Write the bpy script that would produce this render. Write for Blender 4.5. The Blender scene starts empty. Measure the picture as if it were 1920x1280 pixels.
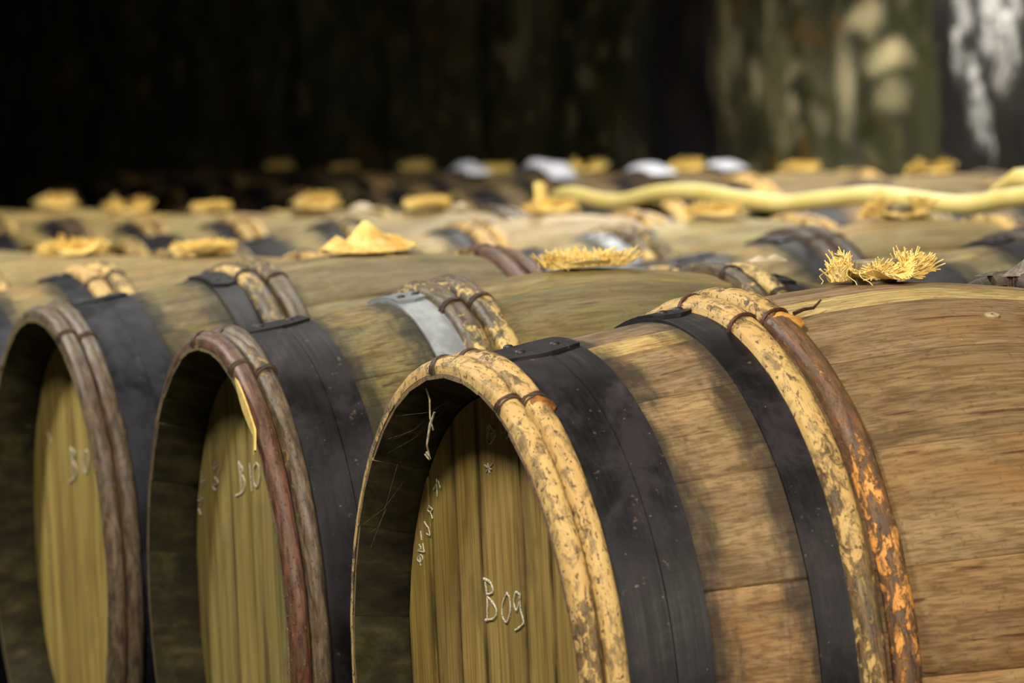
import bpy, math, random
import numpy as np
from mathutils import Matrix, Vector, noise as mnoise
PI = math.pi
rad = math.radians
C = bpy.context.scene.collection
scene = bpy.context.scene
random.seed(7)

# ------------------------------------------------------------------ camera
AX = 0.48                                   # height of the barrel axes above the floor
cam_d = bpy.data.cameras.new('camera')
cam = bpy.data.objects.new('camera', cam_d)
C.objects.link(cam)
Mr = ((0.36692237621562407, 0.9290630600766928, -0.0470085123484202),
      (-0.030812608201943453, 0.06264338747404878, 0.9975602183234703),
      (-0.9297411214999978, 0.3645787108522764, -0.051612116651215824))
cm = Matrix(((Mr[0][0], Mr[1][0], -Mr[2][0]), (Mr[0][1], Mr[1][1], -Mr[2][1]), (Mr[0][2], Mr[1][2], -Mr[2][2]))).to_4x4()
cm.translation = Vector((3.65306924, -1.36182054, 0.53760653 + AX))
cam.matrix_world = cm
cam_d.sensor_width = 36.0
cam_d.lens = 7655.4447 / 1920 * 36.0
cam_d.clip_start = 0.05
cam_d.clip_end = 100
cam_d.dof.use_dof = True
cam_d.dof.focus_distance = 4.05
cam_d.dof.aperture_fstop = 7.5
scene.camera = cam

# ------------------------------------------------------------------ world, lamps, exposure
w = bpy.data.worlds.new('cellar_air')
scene.world = w
w.use_nodes = True
w.node_tree.nodes['Background'].inputs[0].default_value = (0.9, 0.95, 1.0, 1)
w.node_tree.nodes['Background'].inputs[1].default_value = 0.0
scene.view_settings.view_transform = 'Standard'
scene.view_settings.look = 'None'
scene.view_settings.exposure = 0.0
scene.view_settings.gamma = 1.0


def area(name, loc, aim, size, watts, col, spread=180):
    d = bpy.data.lights.new(name, 'AREA')
    d.shape = 'DISK'
    d.size = size
    d.energy = watts
    d.color = col
    d.spread = rad(spread)
    o = bpy.data.objects.new(name, d)
    C.objects.link(o)
    o.location = loc
    o.rotation_euler = (Vector(aim) - Vector(loc)).to_track_quat('-Z', 'Y').to_euler()
    return o


def spot(name, loc, aim, angle, blend, radius, watts, col):
    d = bpy.data.lights.new(name, 'SPOT')
    d.energy = watts
    d.color = col
    d.spot_size = rad(angle)
    d.spot_blend = blend
    d.shadow_soft_size = radius
    o = bpy.data.objects.new(name, d)
    C.objects.link(o)
    o.location = loc
    o.rotation_euler = (Vector(aim) - Vector(loc)).to_track_quat('-Z', 'Y').to_euler()
    return o


area('ceiling_lamp_near', (0.9, -1.35, 3.0), (-0.2, 0.0, 0.5), 0.45, 85, (1.0, 0.95, 0.84))
area('ceiling_lamp_far', (-3.3, -1.5, 3.0), (-2.6, 0.0, 0.5), 0.45, 135, (1.0, 0.96, 0.86))
spot('ceiling_lamp_rows', (-6.0, 3.0, 3.1), (-6.0, 3.0, 0), 134, .45, .35, 720, (1.0, 0.97, 0.88))
spot('ceiling_lamp_middle', (-2.9, 1.2, 3.1), (-2.9, 1.2, 0), 120, .7, .35, 260, (1.0, 0.97, 0.88))
area('door_lamp_warm', (3.4, -0.4, 2.1), (-0.6, 0.4, 0.8), 1.2, 122, (1.0, 0.90, 0.72))

# ------------------------------------------------------------------ node helper


class N:
    def __init__(s, name):
        s.m = bpy.data.materials.new(name)
        s.m.use_nodes = True
        s.t = s.m.node_tree
        s.bsdf = s.t.nodes['Principled BSDF']
        s.out = s.t.nodes['Material Output']

    def new(s, typ, **kw):
        n = s.t.nodes.new(typ)
        for k, v in kw.items():
            setattr(n, k, v)
        return n

    def put(s, sock, v):
        if isinstance(v, bpy.types.NodeSocket):
            s.t.links.new(v, sock)
        elif isinstance(v, (tuple, list)) and len(v) == 3 and sock.type == 'RGBA':
            sock.default_value = (*v, 1)
        else:
            sock.default_value = v

    def coord(s, which='Object'):
        return s.new('ShaderNodeTexCoord').outputs[which]

    def info(s, which):
        return s.new('ShaderNodeObjectInfo').outputs[which]

    def vmath(s, op, a, b=None, scale=None):
        n = s.new('ShaderNodeVectorMath', operation=op)
        s.put(n.inputs[0], a)
        if b is not None:
            s.put(n.inputs[1], b)
        if scale is not None:
            s.put(n.inputs['Scale'], scale)
        return n.outputs[0]

    def math(s, op, a, b=0.0, c=None, clamp=False):
        n = s.new('ShaderNodeMath', operation=op, use_clamp=clamp)
        s.put(n.inputs[0], a)
        s.put(n.inputs[1], b)
        if c is not None:
            s.put(n.inputs[2], c)
        return n.outputs[0]

    def noise(s, vec, scale=1.0, detail=4.0, rough=0.55, dist=0.0, col=False):
        n = s.new('ShaderNodeTexNoise')
        s.put(n.inputs['Vector'], vec)
        n.inputs['Scale'].default_value = scale
        n.inputs['Detail'].default_value = detail
        n.inputs['Roughness'].default_value = rough
        n.inputs['Distortion'].default_value = dist
        return n.outputs['Color' if col else 'Fac']

    def sep(s, vec):
        n = s.new('ShaderNodeSeparateXYZ')
        s.put(n.inputs[0], vec)
        return n.outputs

    def comb(s, x, y, z):
        n = s.new('ShaderNodeCombineXYZ')
        for i, v in enumerate((x, y, z)):
            s.put(n.inputs[i], v)
        return n.outputs[0]

    def range(s, v, a, b, c=0.0, d=1.0, smooth=True):
        n = s.new('ShaderNodeMapRange')
        n.interpolation_type = 'SMOOTHSTEP' if smooth else 'LINEAR'
        s.put(n.inputs[0], v)
        for i, x in enumerate((a, b, c, d)):
            s.put(n.inputs[i + 1], x)
        return n.outputs[0]

    def ramp(s, fac, stops):
        n = s.new('ShaderNodeValToRGB')
        s.put(n.inputs[0], fac)
        e = n.color_ramp.elements
        while len(e) < len(stops):
            e.new(0.5)
        for i, (p, c) in enumerate(stops):
            e[i].position = p
            e[i].color = (*c, 1)
        return n.outputs[0]

    def mix(s, fac, a, b, mode='MIX'):
        n = s.new('ShaderNodeMix', data_type='RGBA', blend_type=mode)
        s.put(n.inputs[0], fac)
        s.put(n.inputs[6], a)
        s.put(n.inputs[7], b)
        return n.outputs[2]

    def bump(s, h, strength=0.5, dist=0.001, normal=None):
        n = s.new('ShaderNodeBump')
        s.put(n.inputs['Height'], h)
        n.inputs['Strength'].default_value = strength
        n.inputs['Distance'].default_value = dist
        if normal is not None:
            s.put(n.inputs['Normal'], normal)
        return n.outputs[0]

    def done(s, color, rough=0.7, normal=None, metallic=0.0, spec=0.5, **kw):
        s.put(s.bsdf.inputs['Base Color'], color)
        s.put(s.bsdf.inputs['Roughness'], rough)
        s.put(s.bsdf.inputs['Metallic'], metallic)
        s.put(s.bsdf.inputs['Specular IOR Level'], spec)
        if normal is not None:
            s.put(s.bsdf.inputs['Normal'], normal)
        for k, v in kw.items():
            s.put(s.bsdf.inputs[k], v)
        return s.m


def lin(r, g, b):
    f = lambda c: (c / 255 / 12.92) if c / 255 <= 0.04045 else ((c / 255 + 0.055) / 1.055) ** 2.4
    return (f(r), f(g), f(b))


YB = 0.4616          # half length of a barrel
RB = 0.3695          # bilge radius
RIM = 0.310


def prof(u):
    t = abs(1 - u / YB)
    e = .15
    g = ((t * t + e * e) ** .6 - e ** 1.2) / ((1 + e * e) ** .6 - e ** 1.2)
    return RB - (RB - RIM) * g


# ------------------------------------------------------------------ materials
def mat_stave():
    n = N('oak_stave')
    ob = n.coord()
    rnd = n.info('Random')
    off = n.vmath('SCALE', (1.0, 1.7, 0.6), scale=n.math('MULTIPLY', rnd, 41.0))
    v = n.vmath('ADD', ob, off)
    grain = n.vmath('MULTIPLY', v, (30, 2.4, 30))
    fine = n.vmath('MULTIPLY', v, (340, 16, 340))
    g1 = n.noise(grain, 1, 6, .62, .4)
    g2 = n.noise(fine, 1, 3, .6)
    col = n.ramp(g1, [(.25, lin(100, 84, 62)), (.45, lin(136, 116, 86)), (.62, lin(154, 133, 101)), (.8, lin(174, 154, 120))])
    col = n.mix(n.range(g2, .36, .6, .7, 0), col, (.4, .34, .25), 'MULTIPLY')
    blot = n.noise(n.vmath('MULTIPLY', v, (6.5, 3.2, 6.5)), 1, 5, .6, .8)
    col = n.mix(n.range(blot, .52, .74, 0, .75), col, lin(70, 54, 36), 'MIX')
    orange = n.noise(n.vmath('MULTIPLY', v, (9, 5, 9)), 1, 4, .6, .3)
    col = n.mix(n.range(orange, .5, .75, 0, .35), col, lin(160, 116, 64), 'MIX')
    spk = n.noise(v, 130, 3, .7)
    col = n.mix(n.range(spk, .56, .7, 0, .45), col, lin(74, 58, 42), 'MIX')
    crack = n.noise(n.vmath('MULTIPLY', v, (120, 2.2, 120)), 1, 2, .5)
    col = n.mix(n.range(crack, .66, .72, 0, .7), col, lin(58, 30, 16), 'MIX')
    # black iron stain in the wood beside the iron hoops
    y = n.math('ABSOLUTE', n.sep(ob)[1])
    nz = n.noise(n.vmath('MULTIPLY', v, (14, 40, 14)), 1, 4, .65)
    yy = n.math('ADD', y, n.math('MULTIPLY', n.math('SUBTRACT', nz, .5), .085))
    s1 = n.math('MULTIPLY', n.range(yy, .2440, .2820, 1, 0), n.range(yy, .150, .20, 0, 1))
    s2 = n.range(yy, .300, .3396, 0, 1)
    st = n.math('MAXIMUM', s1, s2)
    st = n.math('MULTIPLY', st, n.range(y, .449, .456, 1, .2))
    col = n.mix(n.math('MULTIPLY', st, .88), col, lin(38, 33, 27), 'MIX')
    col = n.mix(1.0, col, n.info('Color'), 'MULTIPLY')
    hgt = n.math('ADD', n.math('MULTIPLY', g2, .6), n.math('MULTIPLY', g1, .5))
    hgt = n.math('SUBTRACT', hgt, n.range(crack, .66, .72, 0, 1.0))
    return n.done(col, n.range(g1, .2, .8, .78, .6), n.bump(hgt, .45, .0012), spec=.3)


def mat_chime():
    n = N('mouldy_chime')
    ob = n.coord()
    v = n.vmath('ADD', ob, n.vmath('SCALE', (1, 1.3, .7), scale=n.math('MULTIPLY', n.info('Random'), 31.0)))
    g = n.noise(n.vmath('MULTIPLY', v, (40, 9, 40)), 1, 5, .6)
    m = n.noise(v, 14, 5, .65)
    col = n.ramp(g, [(.3, lin(24, 20, 12)), (.55, lin(48, 42, 24)), (.8, lin(84, 72, 42))])
    col = n.mix(n.range(m, .5, .7, 0, .6), col, lin(78, 78, 40), 'MIX')
    return n.done(col, .85, n.bump(g, .5, .001), spec=.2)


def mat_head():
    n = N('oak_head_board')
    ob = n.coord()
    v = n.vmath('ADD', ob, n.vmath('SCALE', (1.3, 1, .8), scale=n.math('MULTIPLY', n.info('Random'), 23.0)))
    g1 = n.noise(n.vmath('MULTIPLY', v, (38, 38, 3.2)), 1, 6, .62, .35)
    g2 = n.noise(n.vmath('MULTIPLY', v, (260, 260, 8)), 1, 3, .6)
    col = n.ramp(g1, [(.25, lin(112, 91, 46)), (.45, lin(160, 136, 74)), (.62, lin(178, 153, 88)), (.8, lin(196, 171, 108))])
    col = n.mix(n.range(g2, .36, .6, .5, 0), col, (.36, .3, .15), 'MULTIPLY')
    gm = n.noise(n.vmath('MULTIPLY', v, (10, 10, 4.5)), 1, 5, .65, .5)
    col = n.mix(n.range(gm, .52, .72, 0, .6), col, lin(94, 86, 46), 'MIX')
    ux = n.sep(n.coord('UV'))[0]
    ed = n.math('MINIMUM', ux, n.math('SUBTRACT', 1.0, ux))
    en = n.noise(n.vmath('MULTIPLY', v, (30, 30, 7)), 1, 4, .6)
    col = n.mix(n.math('MULTIPLY', n.math('MULTIPLY', n.range(ed, .0, .16, 1, 0), n.info('Alpha')), n.range(en, .36, .56, .25, .95)), col, lin(58, 44, 22), 'MIX')
    dark = n.noise(n.vmath('MULTIPLY', v, (46, 46, 2.6)), 1, 3, .55)
    col = n.mix(n.range(dark, .62, .72, 0, .75), col, lin(48, 36, 18), 'MIX')
    col = n.mix(1.0, col, n.info('Color'), 'MULTIPLY')
    return n.done(col, .72, n.bump(n.math('ADD', g2, g1), .4, .0009), spec=.3)


def mat_hoop(name, peel, bark, bark2, thr, fleck=.5, streak=.3):
    """wooden hoop: peeled wood with bark left on in patches; UV = metres along / across"""
    n = N(name)
    uv = n.sep(n.coord('UV'))
    rnd = n.math('MULTIPLY', n.info('Random'), 57.0)
    P = lambda a, b: n.comb(n.math('MULTIPLY', uv[0], a), n.math('MULTIPLY', uv[1], b), rnd)
    low = n.noise(P(5, 6), 1, 2, .5)
    mid = n.noise(P(55, 85), 1, 6, .68, .6)
    f = n.math('ADD', n.math('MULTIPLY', low, .9), n.math('MULTIPLY', mid, .75))
    m = n.range(f, thr - .035, thr + .035, 0, 1)
    grain = n.noise(P(9, 700), 1, 4, .6)
    pc = n.mix(n.range(grain, .3, .7, streak, 0), peel, (.45, .33, .18), 'MULTIPLY')
    tone = n.noise(P(14, 30), 1, 3, .6)
    pc = n.mix(n.range(tone, .4, .7, 0, .5), pc, (peel[0] * .75, peel[1] * .62, peel[2] * .55), 'MIX')
    bt = n.noise(P(30, 160), 1, 5, .65)
    bc = n.mix(n.range(bt, .35, .65), bark, bark2, 'MIX')
    fl = n.noise(P(170, 260), 1, 2, .5)
    bc = n.mix(n.range(fl, .7, .74, 0, fleck), bc, (.42, .3, .13), 'MIX')
    ho = n.noise(P(120, 200), 1, 3, .6)
    pc = n.mix(n.range(ho, .61, .66, 0, .85), pc, bark, 'MIX')
    col = n.mix(m, pc, bc, 'MIX')
    dirt = n.noise(P(38, 60), 1, 6, .7, .5)
    col = n.mix(n.range(dirt, .47, .62, 0, .72), col, lin(84, 70, 50), 'MIX')
    crk = n.noise(P(26, 420), 1, 2, .5)
    col = n.mix(n.range(crk, .66, .7, 0, .7), col, lin(62, 46, 32), 'MIX')
    h = n.math('ADD', n.math('MULTIPLY', m, .8), n.math('ADD', n.math('MULTIPLY', bt, .5), n.math('MULTIPLY', grain, .25)))
    h = n.math('SUBTRACT', h, n.range(ho, .61, .66, 0, .8))
    return n.done(col, n.range(m, 0, 1, .62, .5), n.bump(h, .7, .0016), spec=.35)


def mat_iron(name, a, b, rust, rough0, rough1, thr=.66, metallic=0.0):
    n = N(name)
    uv = n.sep(n.coord('UV'))
    rnd = n.math('MULTIPLY', n.info('Random'), 77.0)
    P = lambda p, q: n.comb(n.math('MULTIPLY', uv[0], p), n.math('MULTIPLY', uv[1], q), rnd)
    g = n.noise(P(16, 24), 1, 6, .65, .4)
    col = n.mix(n.range(g, .4, .66), a, b)
    r = n.noise(P(60, 80), 1, 4, .6)
    col = n.mix(n.range(r, thr, thr + .05, 0, .8), col, rust)
    sp = n.noise(P(160, 160), 1, 2, .5)
    dust = n.noise(P(7, 9), 1, 6, .7, .6)
    col = n.mix(n.range(dust, .5, .78, 0, .22), col, lin(104, 97, 94))
    col = n.mix(n.range(sp, .73, .77, 0, .5), col, (.22, .2, .18))
    st = n.noise(P(5, 300), 1, 3, .6)
    h = n.math('ADD', n.math('MULTIPLY', g, .6), n.math('MULTIPLY', r, .5))
    return n.done(col, n.range(n.math('ADD', n.math('MULTIPLY', g, .6), n.math('MULTIPLY', st, .4)), .3, .7, rough0, rough1),
                  n.bump(h, .5, .0012), metallic=metallic, spec=.26)


def mat_plain(name, a, b, scale, rough=.7, bump=.3, dist=.001, spec=.4, **kw):
    n = N(name)
    g = n.noise(n.coord(), scale, 5, .62, .3)
    return n.done(n.mix(n.range(g, .3, .7), a, b), rough, n.bump(g, bump, dist), spec=spec, **kw)


def mat_burlap():
    n = N('burlap_yarn')
    ob = n.coord()
    g = n.noise(ob, 60, 4, .6)
    f = n.noise(ob, 900, 2, .5)
    col = n.ramp(g, [(.3, lin(228, 190, 102)), (.5, lin(245, 218, 136)), (.7, lin(252, 236, 174))])
    col = n.mix(n.range(f, .4, .6, .2, 0), col, (.7, .58, .4), 'MULTIPLY')
    col = n.mix(1.0, col, n.info('Color'), 'MULTIPLY')
    return n.done(col, .85, n.bump(f, .3, .0004), spec=.15)


def mat_wall():
    n = N('mouldy_cellar_wall')
    ob = n.coord()
    x, y, z = n.sep(ob)
    warp = n.noise(ob, 3.2, 4, .6, col=True)
    wv = n.vmath('ADD', ob, n.vmath('SCALE', n.vmath('SUBTRACT', warp, (.5, .5, .5)), scale=.22))
    big = n.noise(n.vmath('MULTIPLY', ob, (2.4, 1, 1.1)), 1, 4, .55)
    col = n.ramp(big, [(.3, lin(48, 48, 36)), (.5, lin(84, 84, 56)), (.7, lin(122, 120, 90))])
    streak = n.noise(n.vmath('MULTIPLY', wv, (7, 7, .9)), 1, 4, .6)
    col = n.mix(n.range(streak, .5, .7, 0, .6), col, lin(140, 138, 124))
    mot = n.noise(wv, 5.5, 5, .62)
    col = n.mix(n.range(mot, .36, .66, .75, 0), col, (.30, .29, .26), 'MULTIPLY')
    lump = n.noise(wv, 8, 3, .55)
    col = n.mix(n.range(lump, .54, .72, 0, .65), col, lin(180, 166, 122))
    ochre = n.noise(wv, 6, 2, .5)
    col = n.mix(n.range(ochre, .57, .72, 0, .55), col, lin(140, 104, 46))
    # recess shade painted into the colour as a dark band; dark pier at the right
    wx, wy, wz = n.sep(wv)
    band = n.math('MULTIPLY', n.range(wx, -9.92, -9.74, 0, 1), n.range(wx, -9.28, -9.05, 1, 0))
    col = n.mix(n.math('MULTIPLY', band, .85), col, lin(46, 42, 50))
    col = n.mix(n.range(wx, -7.36, -7.26, 0, .92), col, lin(30, 27, 30))
    col = n.mix(n.math('MULTIPLY', n.range(wx, -8.05, -7.7, 0, .6), n.range(wx, -7.36, -7.26, 1, 0)), col, lin(52, 52, 32))
    # remnants of old lime plaster (own outlines)
    def blob(cx, cz, rx, rz):
        a = n.math('MULTIPLY', n.math('SUBTRACT', wx, cx), 1 / rx)
        b = n.math('MULTIPLY', n.math('SUBTRACT', wz, cz), 1 / rz)
        d = n.math('SQRT', n.math('ADD', n.math('MULTIPLY', a, a), n.math('MULTIPLY', b, b)))
        return n.range(d, .25, 1.3, 1, 0)
    tan = n.math('MULTIPLY', n.math('MULTIPLY', n.range(wx, -9.3, -9.1, 0, 1), n.range(wx, -8.75, -8.45, 1, 0)), n.math('MULTIPLY', n.range(streak, .46, .62, 0, .45), n.range(wz, .85, 1.05, 0, 1)))
    for (cx, cz, rx, rz, k) in [(-7.97, 1.32, .13, .060, 1), (-7.81, 1.19, .16, .060, 1), (-8.12, 1.10, .09, .17, .7), (-7.79, 1.06, .12, .07, .5),
                                (-8.54, 1.03, .06, .05, .8), (-8.54, 1.15, .05, .05, .5), (-8.80, 1.13, .05, .09, .7), (-8.98, 1.24, .07, .07, .45), (-9.95, 1.32, .06, .05, .45),
                                (-8.35, 1.02, .09, .04, .4), (-10.3, 1.2, .08, .06, .4), (-7.45, 1.03, .06, .05, .4), (-8.15, .97, .06, .05, .5)]:
        b = n.math('MULTIPLY', blob(cx, cz, rx, rz), k)
        tan = n.math('MAXIMUM', tan, b)
    col = n.mix(n.math('MULTIPLY', tan, .9), col, lin(232, 216, 168))
    white = None
    for (cx, cz, rx, rz, k) in [(-6.90, 1.29, .13, .13, .9), (-7.10, 1.36, .06, .16, .6), (-7.15, 1.20, .05, .10, .8), (-7.05, 1.07, .07, .12, .8), (-7.0, .96, .075, .07, 1),
                                (-6.97, .89, .03, .06, .8), (-6.85, 1.16, .08, .1, .6), (-6.66, 1.4, .10, .09, .6)]:
        b = n.math('MULTIPLY', blob(cx, cz, rx, rz), k)
        white = b if white is None else n.math('MAXIMUM', white, b)
    pit = n.range(n.noise(wv, 17, 5, .65), .40, .62, .12, 1)
    col = n.mix(n.math('MULTIPLY', white, pit), col, lin(232, 230, 226))
    h = n.noise(ob, 18, 6, .65)
    return n.done(col, .9, n.bump(h, .7, .012), spec=.15)


M = {}
M['stave'] = mat_stave()
M['chime'] = mat_chime()
M['head'] = mat_head()
M['hoop_yellow'] = mat_hoop('hoop_peeled_yellow', lin(204, 172, 108), lin(70, 55, 40), lin(134, 108, 70), .93)
M['hoop_mixed'] = mat_hoop('hoop_peeled_and_bark', lin(218, 190, 120), lin(58, 48, 38), lin(112, 96, 66), .80)
M['hoop_rust'] = mat_hoop('hoop_rusty_bark', lin(236, 166, 84), lin(72, 54, 42), lin(122, 88, 60), .80)
M['hoop_red'] = mat_hoop('hoop_red_brown_bark', lin(210, 176, 92), lin(66, 38, 28), lin(116, 80, 60), .66)
M['hoop_brown'] = mat_hoop('hoop_grey_brown_bark', lin(190, 156, 88), lin(64, 51, 40), lin(120, 102, 80), .62)
M['hoop_dark'] = mat_hoop('hoop_dark_bark', lin(150, 120, 74), lin(42, 32, 27), lin(76, 60, 49), .50, .25)
M['iron'] = mat_iron('black_iron', lin(16, 13, 16), lin(39, 34, 39), lin(88, 72, 60), .40, .72, .66)
M['iron_blue'] = mat_iron('blue_black_iron', lin(20, 21, 26), lin(44, 44, 54), lin(84, 74, 70), .38, .7, .68)
M['iron_grey'] = mat_iron('galvanised_iron', lin(124, 128, 132), lin(160, 164, 168), lin(112, 108, 100), .4, .6, .7)
M['bind'] = mat_plain('withe_binding', lin(44, 32, 26), lin(84, 62, 46), 160, .6)
M['wire'] = mat_plain('rusted_wire', lin(52, 32, 26), lin(92, 58, 42), 220, .55)
M['amber'] = mat_plain('amber_peeled_wood', lin(170, 112, 44), lin(210, 156, 80), 70, .5)
M['amber_dark'] = mat_plain('dark_amber_bark', lin(84, 50, 34), lin(160, 106, 48), 90, .5)
M['strip'] = mat_plain('fresh_split_wood', lin(206, 176, 92), lin(232, 204, 124), 90, .6)
M['torn'] = mat_plain('torn_grey_bark', lin(44, 39, 37), lin(150, 139, 124), 70, .8)
M['rivet'] = mat_plain('rivet_iron', lin(30, 28, 30), lin(56, 52, 54), 120, .5)
_n = N('white_chalk')
M['chalk'] = _n.done(lin(214, 206, 180), .95, None, spec=.1, Alpha=_n.range(_n.noise(_n.coord(), 420, 3, .7), .38, .54, .35, 1))
M['burlap'] = mat_burlap()
M['bung'] = mat_plain('grey_bung_wood', lin(110, 98, 80), lin(160, 148, 124), 90, .8)
M['nail'] = mat_plain('dull_peg', lin(140, 124, 92), lin(184, 168, 130), 200, .6)
M['hose'] = mat_plain('pale_yellow_hose', lin(208, 188, 108), lin(222, 206, 134), 8, .45)
M['plastic'] = mat_plain('white_sheeting', lin(176, 176, 190), lin(216, 216, 224), 14, .45, .3, .004)
M['paper'] = mat_plain('pale_scrap', lin(190, 170, 140), lin(216, 196, 164), 30, .8)
M['web'] = mat_plain('cobweb', lin(120, 108, 84), lin(190, 178, 150), 200, .9)
M['rail'] = mat_plain('old_rail_timber', lin(60, 48, 34), lin(100, 82, 58), 12, .85, .5, .003)
M['floor'] = mat_plain('cellar_floor', lin(36, 33, 28), lin(66, 60, 50), 5, .9, .6, .01)
M['wall'] = mat_wall()
M['ceiling'] = mat_plain('sooty_ceiling', lin(26, 25, 22), lin(50, 48, 42), 3, .95, .5, .01)
M['side'] = mat_plain('sooty_side_wall', lin(28, 27, 24), lin(54, 52, 44), 3, .95, .5, .01)


# ------------------------------------------------------------------ mesh helpers
class MB:
    def __init__(s):
        s.v, s.f, s.m, s.uv = [], [], [], None

    def add(s, verts, faces, mi=0):
        b = len(s.v)
        s.v += [tuple(p) for p in verts]
        s.f += [tuple(b + i for i in f) for f in faces]
        s.m += [mi] * len(faces)

    def grid(s, rows, closed_u=False, closed_v=False, mi=0, flip=False):
        """rows: list of equal length point lists"""
        nr, nc = len(rows), len(rows[0])
        fs = []
        for i in range(nr if closed_u else nr - 1):
            for j in range(nc if closed_v else nc - 1):
                a, b = i * nc + j, i * nc + (j + 1) % nc
                c, d = ((i + 1) % nr) * nc + (j + 1) % nc, ((i + 1) % nr) * nc + j
                fs.append((a, d, c, b) if flip else (a, b, c, d))
        s.add([p for r in rows for p in r], fs, mi)

    def tube(s, pts, r, k=6, mi=0):
        pts = [Vector(p) for p in pts]
        rows = []
        for i, p in enumerate(pts):
            t = (pts[min(i + 1, len(pts) - 1)] - pts[max(i - 1, 0)])
            if t.length < 1e-9:
                t = Vector((0, 0, 1))
            t.normalize()
            a = t.cross(Vector((.31, .27, .91)))
            if a.length < .05:
                a = t.cross(Vector((1, 0, 0)))
            a.normalize()
            b = t.cross(a)
            rr = r[i] if isinstance(r, (list, tuple)) else r
            rows.append([p + a * (rr * math.cos(2 * PI * j / k)) + b * (rr * math.sin(2 * PI * j / k)) for j in range(k)])
        n0 = len(s.v)
        s.grid(rows, closed_v=True, mi=mi)
        n = len(rows) * k
        s.f.append(tuple(n0 + j for j in range(k))[::-1])
        s.f.append(tuple(n0 + n - k + j for j in range(k)))
        s.m += [mi, mi]

    def box(s, lo, hi, mi=0):
        (x0, y0, z0), (x1, y1, z1) = lo, hi
        s.add([(x0, y0, z0), (x1, y0, z0), (x1, y1, z0), (x0, y1, z0), (x0, y0, z1), (x1, y0, z1), (x1, y1, z1), (x0, y1, z1)],
              [(0, 3, 2, 1), (4, 5, 6, 7), (0, 1, 5, 4), (1, 2, 6, 5), (2, 3, 7, 6), (3, 0, 4, 7)], mi)

    def mesh(s, name, mats, smooth=True, angle=40):
        me = bpy.data.meshes.new(name)
        me.from_pydata(s.v, [], s.f)
        for m in mats:
            me.materials.append(m)
        me.polygons.foreach_set('material_index', s.m)
        if smooth:
            me.polygons.foreach_set('use_smooth', [True] * len(s.f))
            me.set_sharp_from_angle(angle=rad(angle))
        if s.uv is not None:
            lay = me.uv_layers.new(name='UVMap')
            vi = np.zeros(len(me.loops), dtype=np.int32)
            me.loops.foreach_get('vertex_index', vi)
            lay.data.foreach_set('uv', np.array(s.uv, dtype=np.float32)[vi].ravel())
        me.update()
        return me


def ob(name, me, parent=None, loc=(0, 0, 0), rot=(0, 0, 0), color=None):
    o = bpy.data.objects.new(name, me)
    C.objects.link(o)
    if parent:
        o.parent = parent
    o.location = loc
    o.rotation_euler = rot
    if color:
        o.color = (*color, 1) if len(color) == 3 else color
    return o


def tag(o, label=None, cat=None, group=None, kind=None):
    if label:
        o['label'] = label
    if cat:
        o['category'] = cat
    if group:
        o['group'] = group
    if kind:
        o['kind'] = kind
    return o


def empty(name, loc, rz=0):
    o = bpy.data.objects.new(name, None)
    C.objects.link(o)
    o.location = loc
    o.rotation_euler = (0, 0, rz)
    o.empty_display_size = .1
    return o


# ------------------------------------------------------------------ the room
def room():
    # back wall: uneven masonry relief, a shallow recess and a pier at its right
    xs = np.concatenate([np.arange(-21.6, -12, .25), np.arange(-12, -5.5, .05), np.arange(-5.5, 6.61, .5)])
    zs = np.concatenate([np.arange(-.1, .6, .2), np.arange(.6, 1.8, .05), np.arange(1.8, 3.3, .25)])
    rows = []
    for z in zs:
        r = []
        for x in xs:
            d = .05 * mnoise.fractal(Vector((x * 1.7, 3.1, z * 1.7)), 1, 2, 4)
            if -9.82 < x < -9.14:
                d += .03
            if x > -7.3:
                d -= .12
            r.append((x, 4.45 + d, z))
        rows.append(r)
    mb = MB()
    mb.grid(rows, flip=True)
    tag(ob('wall_back', mb.mesh('wall_back', [M['wall']])), kind='structure')
    for nm, lo, hi, m in [('floor', (-21.8, -5.2, -.1), (6.6, 4.7, 0), 'floor'), ('ceiling', (-21.8, -5.2, 3.2), (6.6, 4.7, 3.35), 'ceiling'),
                          ('wall_left', (-21.8, -5.2, 0), (-21.5, 4.7, 3.2), 'side'), ('wall_right', (6.3, -5.2, 0), (6.6, 4.7, 3.2), 'side'),
                          ('wall_front', (-21.5, -5.2, 0), (6.3, -4.9, 3.2), 'side')]:
        mb = MB()
        mb.box(lo, hi)
        tag(ob(nm, mb.mesh(nm, [M[m]], False)), kind='structure')


room()

# ------------------------------------------------------------------ barrel part meshes
cache = {}
US = [0, .004, .02, .045, .09, .14, .19, .24, .29, .34, .39, .43]
US = US + [YB] + [2 * YB - u for u in reversed(US)]
HEAD_U, HEAD_R = .0533, .2832


def inner(u):
    u = min(u, 2 * YB - u)
    if u <= HEAD_U:
        return .3045 + (HEAD_R - .3045) * u / HEAD_U
    return prof(u) - .028


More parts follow.
